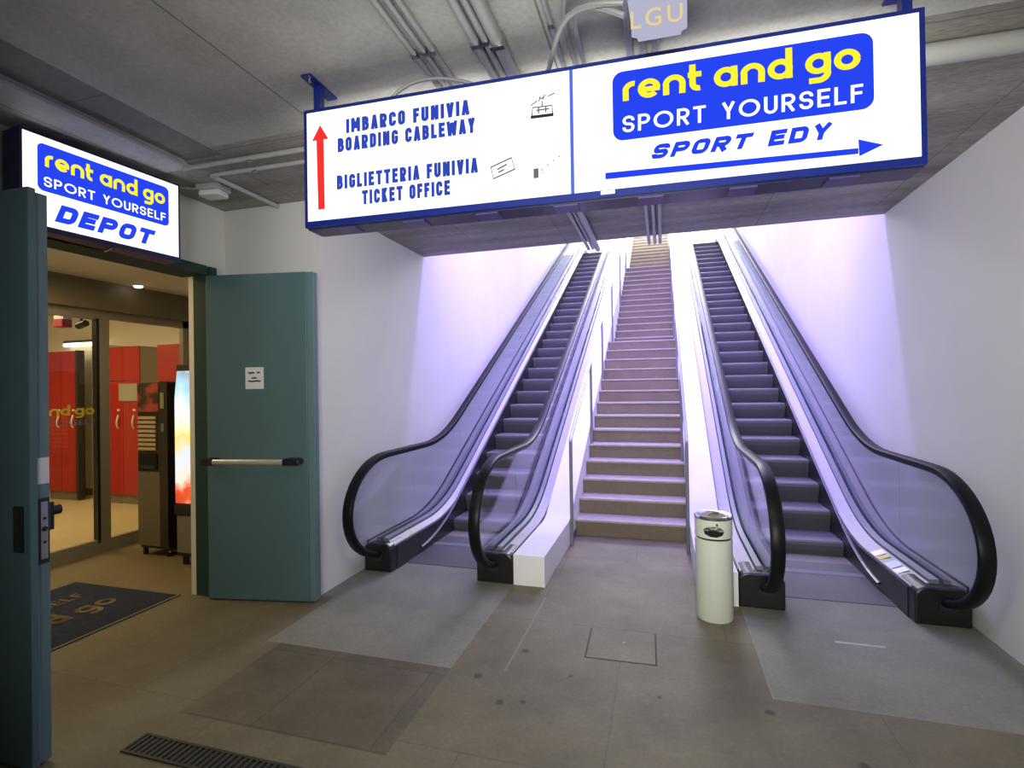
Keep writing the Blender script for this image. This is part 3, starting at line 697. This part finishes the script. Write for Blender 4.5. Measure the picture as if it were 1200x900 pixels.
locker(-6.62, 5.4, .44, 2.2, 'bright red tall locker above and behind the coffee machine', 'red lockers behind the coffee machine', 1.70, .1)
# lamp above the lockers, small red lamp box, dark wall spot
bt = thing('batten_lamp', 'white tube lamp on the wall above the left lockers', 'lamp', (-8.9, 5.74, 2.30))
MB().box(0, .8, -.02, .04, .03, .07).build('body', m_lockbody, bt); MB().tube([(.05, -.03, .0), (.82, -.03, .0)], .03, 10).build('tube', m_tube, bt, True)
rb = thing('alarm_lamp', 'small red and white lamp box hanging near the top of the glass door', 'lamp', (-6.3, 3.95, 2.27))
MB().box(0, .14, 0, .1, 0, .12).build('red_box', m_red, rb, bevel=.01); MB().box(.02, .16, -.004, .08, .085, .125).build('white_cap', m_paper, rb); MB().tube([(.07, .05, .12), (.07, .05, .58)], .012, 8).build('rod', m_black, rb)
sp = thing('spot_lamp', 'small dark spot lamp on the ceiling to the right of the red lamp box', 'lamp', (-6.15, 4.1, 2.27))
MB().tube([(0, 0, .02), (.12, 0, .05)], .035, 12).build('head', m_black, sp, True); MB().tube([(.05, 0, .05), (.05, 0, .58)], .012, 8).build('rod', m_black, sp)
vl = thing('ceiling_lamp', 'small lit round lamp on the vestibule ceiling above the glass front', 'lamp', (-5.08, 3.95, 2.60))
MB().lathe([(.001, .04), (.04, .04), (.04, .024), (.03, .014), (.001, .010)], 20).build('diffuser', emit('lit_ceiling_lamp', (1, .9, .7), 5), vl, True)
MB().lathe([(.001, .04), (.05, .04), (.05, .030), (.001, .030)], 20).build('base', m_lampwhite, vl, True)

# ------------------------------------------------------------------ vending machines
cm = thing('coffee_machine', 'dark coffee vending machine with rows of cream buttons just inside the doorway', 'vending machine', (-4.84, 3.74, 0), 0)
WM = .37
m_taupe = mat('taupe_panel', (.17, .145, .10), .45); m_dkb = mat('dark_brown_panel', (.028, .022, .018), .4)
MB().box(0, WM, .02, .54, .07, 1.65).build('cabinet', m_dkb, cm, bevel=.006)
MB().box(.0, WM-.10, 0, .02, .10, .80).build('lower_panel', m_taupe, cm)
MB().box(WM-.10, WM, 0, .02, .10, 1.65).build('side_panel', m_dkb, cm)
mg, t, out = nt('red_cup_graphic'); e = N(t, 'ShaderNodeBsdfPrincipled'); no = N(t, 'ShaderNodeTexNoise'); no.inputs['Scale'].default_value = 9
ra = N(t, 'ShaderNodeValToRGB'); ra.color_ramp.elements[0].color = (.05, .03, .02, 1); ra.color_ramp.elements[1].color = (.45, .07, .04, 1)
ra.color_ramp.elements[0].position = .42; ra.color_ramp.elements[1].position = .6
tc = N(t, 'ShaderNodeTexCoord'); t.links.new(tc.outputs['Object'], no.inputs['Vector']); t.links.new(no.outputs[0], ra.inputs[0]); t.links.new(ra.outputs[0], e.inputs['Base Color']); t.links.new(e.outputs[0], out.inputs[0])
MB().box(.0, WM-.11, .0, .02, 1.37, 1.64).build('picture_panel', mg, cm)
MB().box(.0, WM-.10, .004, .02, .80, 1.37).build('control_panel', m_black, cm)
for k in range(8):
    MB().box(.015, WM-.14, -.008, .004, 1.005+k*.042, 1.032+k*.042).build('button', mat('cream_button', (.55, .44, .25), .5) if k == 0 else bpy.data.materials['cream_button'], cm)
MB().box(.03, WM-.13, -.004, .004, .82, .97).build('cup_hatch', m_dark, cm)
MB().box(.05, WM-.15, -.012, -.004, .83, .86).build('cup_shelf', m_dkb, cm)
MB().box(WM-.075, WM-.03, -.008, 0, 1.40, 1.55).build('coin_slot', m_steel, cm)
MB().box(WM-.07, WM-.035, -.006, 0, 1.18, 1.26).build('display', m_alu2, cm)
for x in (.03, WM-.05):
    for yy in (.05, .48): MB().tube([(x, yy, 0), (x, yy, .075)], .022, 10).build('foot', m_black, cm)
MB().tube([(WM-.02, .03, .05), (WM-.02, .50, .05)], .012, 8).build('base_rail', m_steel, cm)

vm = thing('drinks_machine', 'drinks vending machine with a bright picture front, half hidden by the door jamb', 'vending machine', (-4.22, 3.60, 0), 0)
mv, t, out = nt('lit_picture_front'); e = N(t, 'ShaderNodeEmission'); e.inputs[1].default_value = 1.15
tc = N(t, 'ShaderNodeTexCoord'); sx = N(t, 'ShaderNodeSeparateXYZ'); t.links.new(tc.outputs['Object'], sx.inputs[0])
no = N(t, 'ShaderNodeTexNoise'); no.inputs['Scale'].default_value = 4.5; no.inputs['Detail'].default_value = 4; t.links.new(tc.outputs['Object'], no.inputs['Vector'])
ad = N(t, 'ShaderNodeMath', operation='MULTIPLY_ADD'); ad.inputs[1].default_value = .40; t.links.new(no.outputs[0], ad.inputs[0])
mrr = N(t, 'ShaderNodeMapRange'); mrr.inputs[1].default_value = .62; mrr.inputs[2].default_value = 1.72; mrr.inputs[3].default_value = -.10; mrr.inputs[4].default_value = .72
t.links.new(sx.outputs[2], mrr.inputs[0]); t.links.new(mrr.outputs[0], ad.inputs[2])
ra = N(t, 'ShaderNodeValToRGB'); cr = ra.color_ramp
for p, c_ in ((.0, (.35, .02, .01)), (.14, (.8, .10, .03)), (.22, (1, .8, .6)), (.34, (.75, .85, 1)), (.48, (1, .75, .2)), (.56, (1, .95, .6)), (.66, (.95, 1, 1)), (.8, (.45, .75, .95)), (.92, (.35, .45, .5)), (1.0, (.3, .35, .38))):
    el = cr.elements.new(p); el.color = (*c_, 1)
t.links.new(ad.outputs[0], ra.inputs[0]); t.links.new(ra.outputs[0], e.inputs[0]); t.links.new(e.outputs[0], out.inputs[0])
MB().box(0, .62, .02, .66, .08, 1.80).build('cabinet', m_dkb, vm, bevel=.008)
MB().prism([(.01, .56), (.60, .56), (.60, 1.74), (.04, 1.74), (.01, 1.5)], 'y', -.004, .02).build('picture_front', mv, vm)
MB().box(.0, .62, -.01, .02, .46, .55).build('delivery_flap', m_black, vm)
MB().box(.02, .60, 0, .02, .12, .45).build('lower_panel', mat('grey_lower_panel', (.22, .20, .17), .5), vm)
for x in (.05, .57):
    for yy in (.06, .6): MB().tube([(x, yy, 0), (x, yy, .09)], .025, 10).build('foot', m_black, vm)

# ------------------------------------------------------------------ door mat
dm = thing('door_mat', 'dark blue entrance mat with worn yellow lettering inside the doorway', 'mat', (-4.11, 2.3, 0), 0)
MB().box(-.53, .53, -.78, .76, 0, .012).build('pile', m_mat, dm, bevel=.004)
e_ = MB(); e_.box(-.55, -.53, -.80, .78, 0, .009); e_.box(.53, .55, -.80, .78, 0, .009); e_.box(-.53, .53, .76, .78, 0, .009); e_.box(-.53, .53, -.80, -.78, 0, .009)
e_.build('border', mat('taupe_rubber', (.16, .14, .10), .8), dm)
cmf = lambda s, t: (t, s, .0132)
flat(fit(rounded_logo_text(), (-.60, .20), (.58, .20), (-.60, .06), 0, 1), cmf, 'lettering', m_matprint, dm, -1)
flat(fit(text_geo('SPORT YOURSELF', 0, 1.05), (-.60, -.14), (.58, -.14), (-.60, -.26)), cmf, 'lettering', m_matprint, dm, -1)

# ------------------------------------------------------------------ litter bin
bn = thing('litter_bin', 'pale green cylindrical litter bin with a chrome ashtray top beside the right escalator', 'bin', (.305, 3.70, 0))
R = .118
MB().lathe([(.001, 0), (R-.004, 0), (R, .006), (R, .528), (R-.006, .532), (.001, .532)], 48).build('body', m_bin, bn, True)
MB().lathe([(.001, .532), (R-.008, .532), (R-.008, .545), (.001, .545)], 48).build('band', m_black, bn, True)
MB().lathe([(.001, .545), (R, .545), (R, .668), (R-.004, .672), (.001, .672)], 48).build('hood', m_bin, bn, True)
MB().lathe([(R-.03, .655), (R+.002, .664), (R+.004, .676), (R-.004, .684), (R-.022, .682), (R-.04, .668), (R-.04, .655)], 48).build('ashtray_rim', m_steel, bn, True)
MB().lathe([(.001, .672), (R-.038, .672), (R-.038, .676), (.03, .684), (.001, .686)], 36).build('sand', m_sand, bn, True)
MB().tube([(-.03, -.02, .683), (-.01, -.03, .70), (.03, -.01, .69)], .012, 8).build('ash_plate', m_steel, bn, True)
def on_drum(geo, off, a0=-PI/2-.08):
    vs, fs = geo
    return [((R+off)*math.cos(a0+s/R), (R+off)*math.sin(a0+s/R), t) for s, t in vs], fs
sl_ = [(-.064, .598), (-.054, .574), (-.02, .560), (.02, .558), (.054, .570), (.068, .594), (.02, .600), (-.02, .604)]
def fan(poly, k=6):                      # subdivided so that it bends with the drum
    cx = sum(p[0] for p in poly)/len(poly); cy = sum(p[1] for p in poly)/len(poly); vs = [(cx, cy)]; fs = []
    n = len(poly)
    for j in range(1, k+1): vs += [(cx+(p[0]-cx)*j/k, cy+(p[1]-cy)*j/k) for p in poly]
    for i in range(n): fs.append((0, 1+i, 1+(i+1) % n))
    for j in range(k-1):
        for i in range(n): fs.append((1+j*n+i, 1+(j+1)*n+i, 1+(j+1)*n+(i+1) % n, 1+j*n+(i+1) % n))
    return vs, fs
v, f = on_drum(fan(sl_), .0015); MB().add(v, f).build('slot', m_dark, bn)
hood = [(-.064, .602), (-.04, .620), (.0, .630), (.04, .623), (.066, .600), (.02, .602), (-.02, .603)]
v, f = on_drum(fan(hood), .008); MB().add(v, f).build('slot_hood', m_steel, bn)
MB().tube([(.012, -R+.004, .640), (.012, -R-.006, .640)], .007, 10).build('lock', m_black, bn)

# ------------------------------------------------------------------ floor fittings
gt = thing('drain_grate', 'long dark iron drain grate set in the floor at the bottom left', 'grate', (-2.28, 1.67, 0))
b = MB(); b.box(0, 1.9, 0, .012, 0, .006); b.box(0, 1.9, .110, .122, 0, .006); b.box(0, .012, .012, .110, 0, .006); b.box(1.888, 1.9, .012, .11, 0, .006); b.build('frame', m_grate, gt)
b = MB()
for k in range(62): b.box(.02+k*.03, .034+k*.03, .012, .110, .0012, .005)
b.build('bars', m_grate, gt)
MB().box(.012, 1.888, .012, .11, .0002, .0012).build('channel', m_dark, gt)
ht = thing('floor_hatch', 'flush square inspection cover in the brown floor in front of the stairs', 'hatch', (-.262, 3.155, 0), .03)
MB().box(-.195, .19, -.185, .18, 0, .0015).build('cover', m_floor, ht)
b = MB()
for a in ((-.203, .198, -.193, -.185), (-.203, -.195, -.185, .18), (.19, .198, -.185, .18)): b.box(*a, 0, .0012)
b.build('gap', m_seam, ht)
MB().box(.0, .02, .02, .03, .0015, .003).build('lifting_lug', m_nos, ht)
tp = tag(MB().box(-.862, -.852, 2.70, 3.72, .0, .0012).build('floor_seam', mat('pale_joint_filler', (.25, .225, .17), .8)), 'pale straight joint line in the floor running towards the white plinth', 'floor joint')
sc = tag(MB().box(.96, 1.22, 3.50, 3.525, 0, .0012).build('floor_scuff', mat('pale_scuff', (.38, .38, .37), .7)), 'short pale scuff mark on the grey slab before the right escalator', 'floor mark')
ed = tag(MB().box(.490, .500, 2.80, 3.85, 0, .0012).build('floor_seam', mat('pale_joint_filler2', (.27, .26, .21), .8)), 'pale joint along the left edge of the right grey slab', 'floor joint')

# ------------------------------------------------------------------ conduits and lamps on the ceiling
def conduit(pts, r, label, group=None, m=m_conduit, clips=()):
    t = thing('conduit', label, 'conduit', pts[0], 0, group); p0 = Vector(pts[0])
    MB().tube([Vector(p)-p0 for p in pts], r, 12).build('pipe', m, t, True)
    for q in clips:
        c0 = Vector(q)-p0; MB().box(c0.x-r*1.12, c0.x+r*1.12, c0.y-.012, c0.y+.012, c0.z-r*1.25, c0.z+r).build('clip', m_steel, t)
    return t
def run_y(x, r, y0, y1, label, group): return conduit([(x, y0, ZC-r*1.3), (x, y1, ZC-r*1.3)], r, label, group, clips=[(x, q, ZC-r*1.3) for q in (1.1, 2.0)])
run_y(-1.0, .013, -2, 3.9, 'thin conduit on the ceiling, leftmost of the left bundle above the long sign', 'ceiling conduits along the slab')
run_y(-.955, .012, -2, 3.9, 'thin conduit on the ceiling, middle of the left bundle above the long sign', 'ceiling conduits along the slab')
run_y(-.915, .013, -2, 3.9, 'thin conduit on the ceiling, rightmost of the left bundle above the long sign', 'ceiling conduits along the slab')
run_y(-.722, .018, -2, 5.38, 'ceiling conduit, left one of the thick bundle above the middle of the long sign', 'ceiling conduits along the slab')
run_y(-.68, .016, -2, 5.38, 'ceiling conduit, middle one of the thick bundle above the middle of the long sign', 'ceiling conduits along the slab')
run_y(-.628, .027, -2, 5.38, 'thickest pale ceiling conduit, right one of the thick bundle above the long sign', 'ceiling conduits along the slab')
run_y(-.405, .011, -2, 2.3, 'single thin conduit running straight on the ceiling left of the curved pipes', 'ceiling conduits along the slab')
for x, lb in ((-.115, 'left one of the three pipes behind the small box sign'), (-.06, 'middle one of the three pipes behind the small box sign'), (-.01, 'right one of the three pipes behind the small box sign')):
    conduit([(x, 1.9, ZC-.017), (x, 5.38, ZC-.017)], .016, 'grey ceiling conduit, '+lb, 'ceiling conduits behind the box sign')
def bez(*p, n=14):
    P_ = [Vector(q) for q in p]; out = []
    for k in range(n+1):
        t_ = k/n; Q = P_[:]
        while len(Q) > 1: Q = [a.lerp(b_, t_) for a, b_ in zip(Q[:-1], Q[1:])]
        out.append(Q[0])
    return out
conduit(bez((-.11, 1.80, 2.86), (-.30, 1.80, 2.90), (-.40, 1.82, 2.93), (-.39, 2.2, 2.93), (-.50, 2.27, 2.86), (-.62, 2.28, 2.78)), .010, 'grey flexible cable curving from the box sign down behind the long sign', 'cables at the box sign')
conduit(bez((-.11, 1.80, 2.89), (-.28, 1.78, 2.96), (-.37, 1.78, 2.98), (-.36, 1.95, 2.98), (-.345, 2.6, 2.98)), .010, 'grey bent pipe from the box sign, upper one of the two', 'cables at the box sign')
conduit(bez((-.11, 1.82, 2.83), (-.24, 1.82, 2.91), (-.33, 1.83, 2.95), (-.325, 2.0, 2.97), (-.30, 2.6, 2.98)), .010, 'grey bent pipe from the box sign, lower one of the two', 'cables at the box sign')
conduit([(.10, 1.80, 2.88), (.25, 1.83, 2.96), (.6, 1.83, 2.985)], .012, 'grey pipe leaving the box sign to the right', 'cables at the box sign')
conduit(bez((-1.22, 2.13, 2.86), (-1.1, 2.13, 2.99), (-.98, 2.13, 2.96), (-.82, 2.14, 2.93), (-.72, 2.16, 2.86)), .008, 'grey cable arching over the top of the long sign below the left pipe bundle')
conduit([(-2.86, -1, ZC-.02), (-2.86, 2.5, ZC-.02)], .013, 'grey conduit along the groove in the ceiling above the depot sign', m=m_duct)
conduit([(-2.90, 2.56, ZC-.03), (-1.3, 2.58, ZC-.03)], .015, 'grey cross conduit on the ceiling, nearer of the pair left of the long sign', 'cross conduits', m=m_duct, clips=[(-2.4, 2.57, ZC-.03)])
conduit([(-2.82, 2.715, ZC-.02), (-1.3, 2.75, ZC-.02)], .014, 'grey cross conduit on the ceiling, farther of the pair left of the long sign', 'cross conduits', m=m_duct, clips=[(-2.5, 2.725, ZC-.02)])
conduit([(-2.846, 2.72, ZC-.02), (-2.846, 3.335, ZC-.02)], .016, 'grey conduit running to the wall corner beyond the small white lamp', m=m_duct)
conduit([(.95, 2.63, ZC-.045), (1.85, 2.66, ZC-.045)], .045, 'thick pale pipe on the ceiling right of the long sign', m=m_duct, clips=())
el = thing('emergency_lamp', 'small white lamp on the ceiling between the depot sign and the wall corner', 'lamp', (-3.02, 2.90, 2.90), .15)
MB().prism(rrect(-.085, .085, -.06, .06, .03), 'z', .02, .06).build('diffuser', m_lampwhite, el, bevel=.012)
MB().box(-.09, .09, -.065, .065, .06, .10).build('base', m_duct, el, bevel=.006)
MB().tube([(-.08, 0, .08), (-.22, -.05, .085)], .008, 8).build('cable', m_duct, el, True)
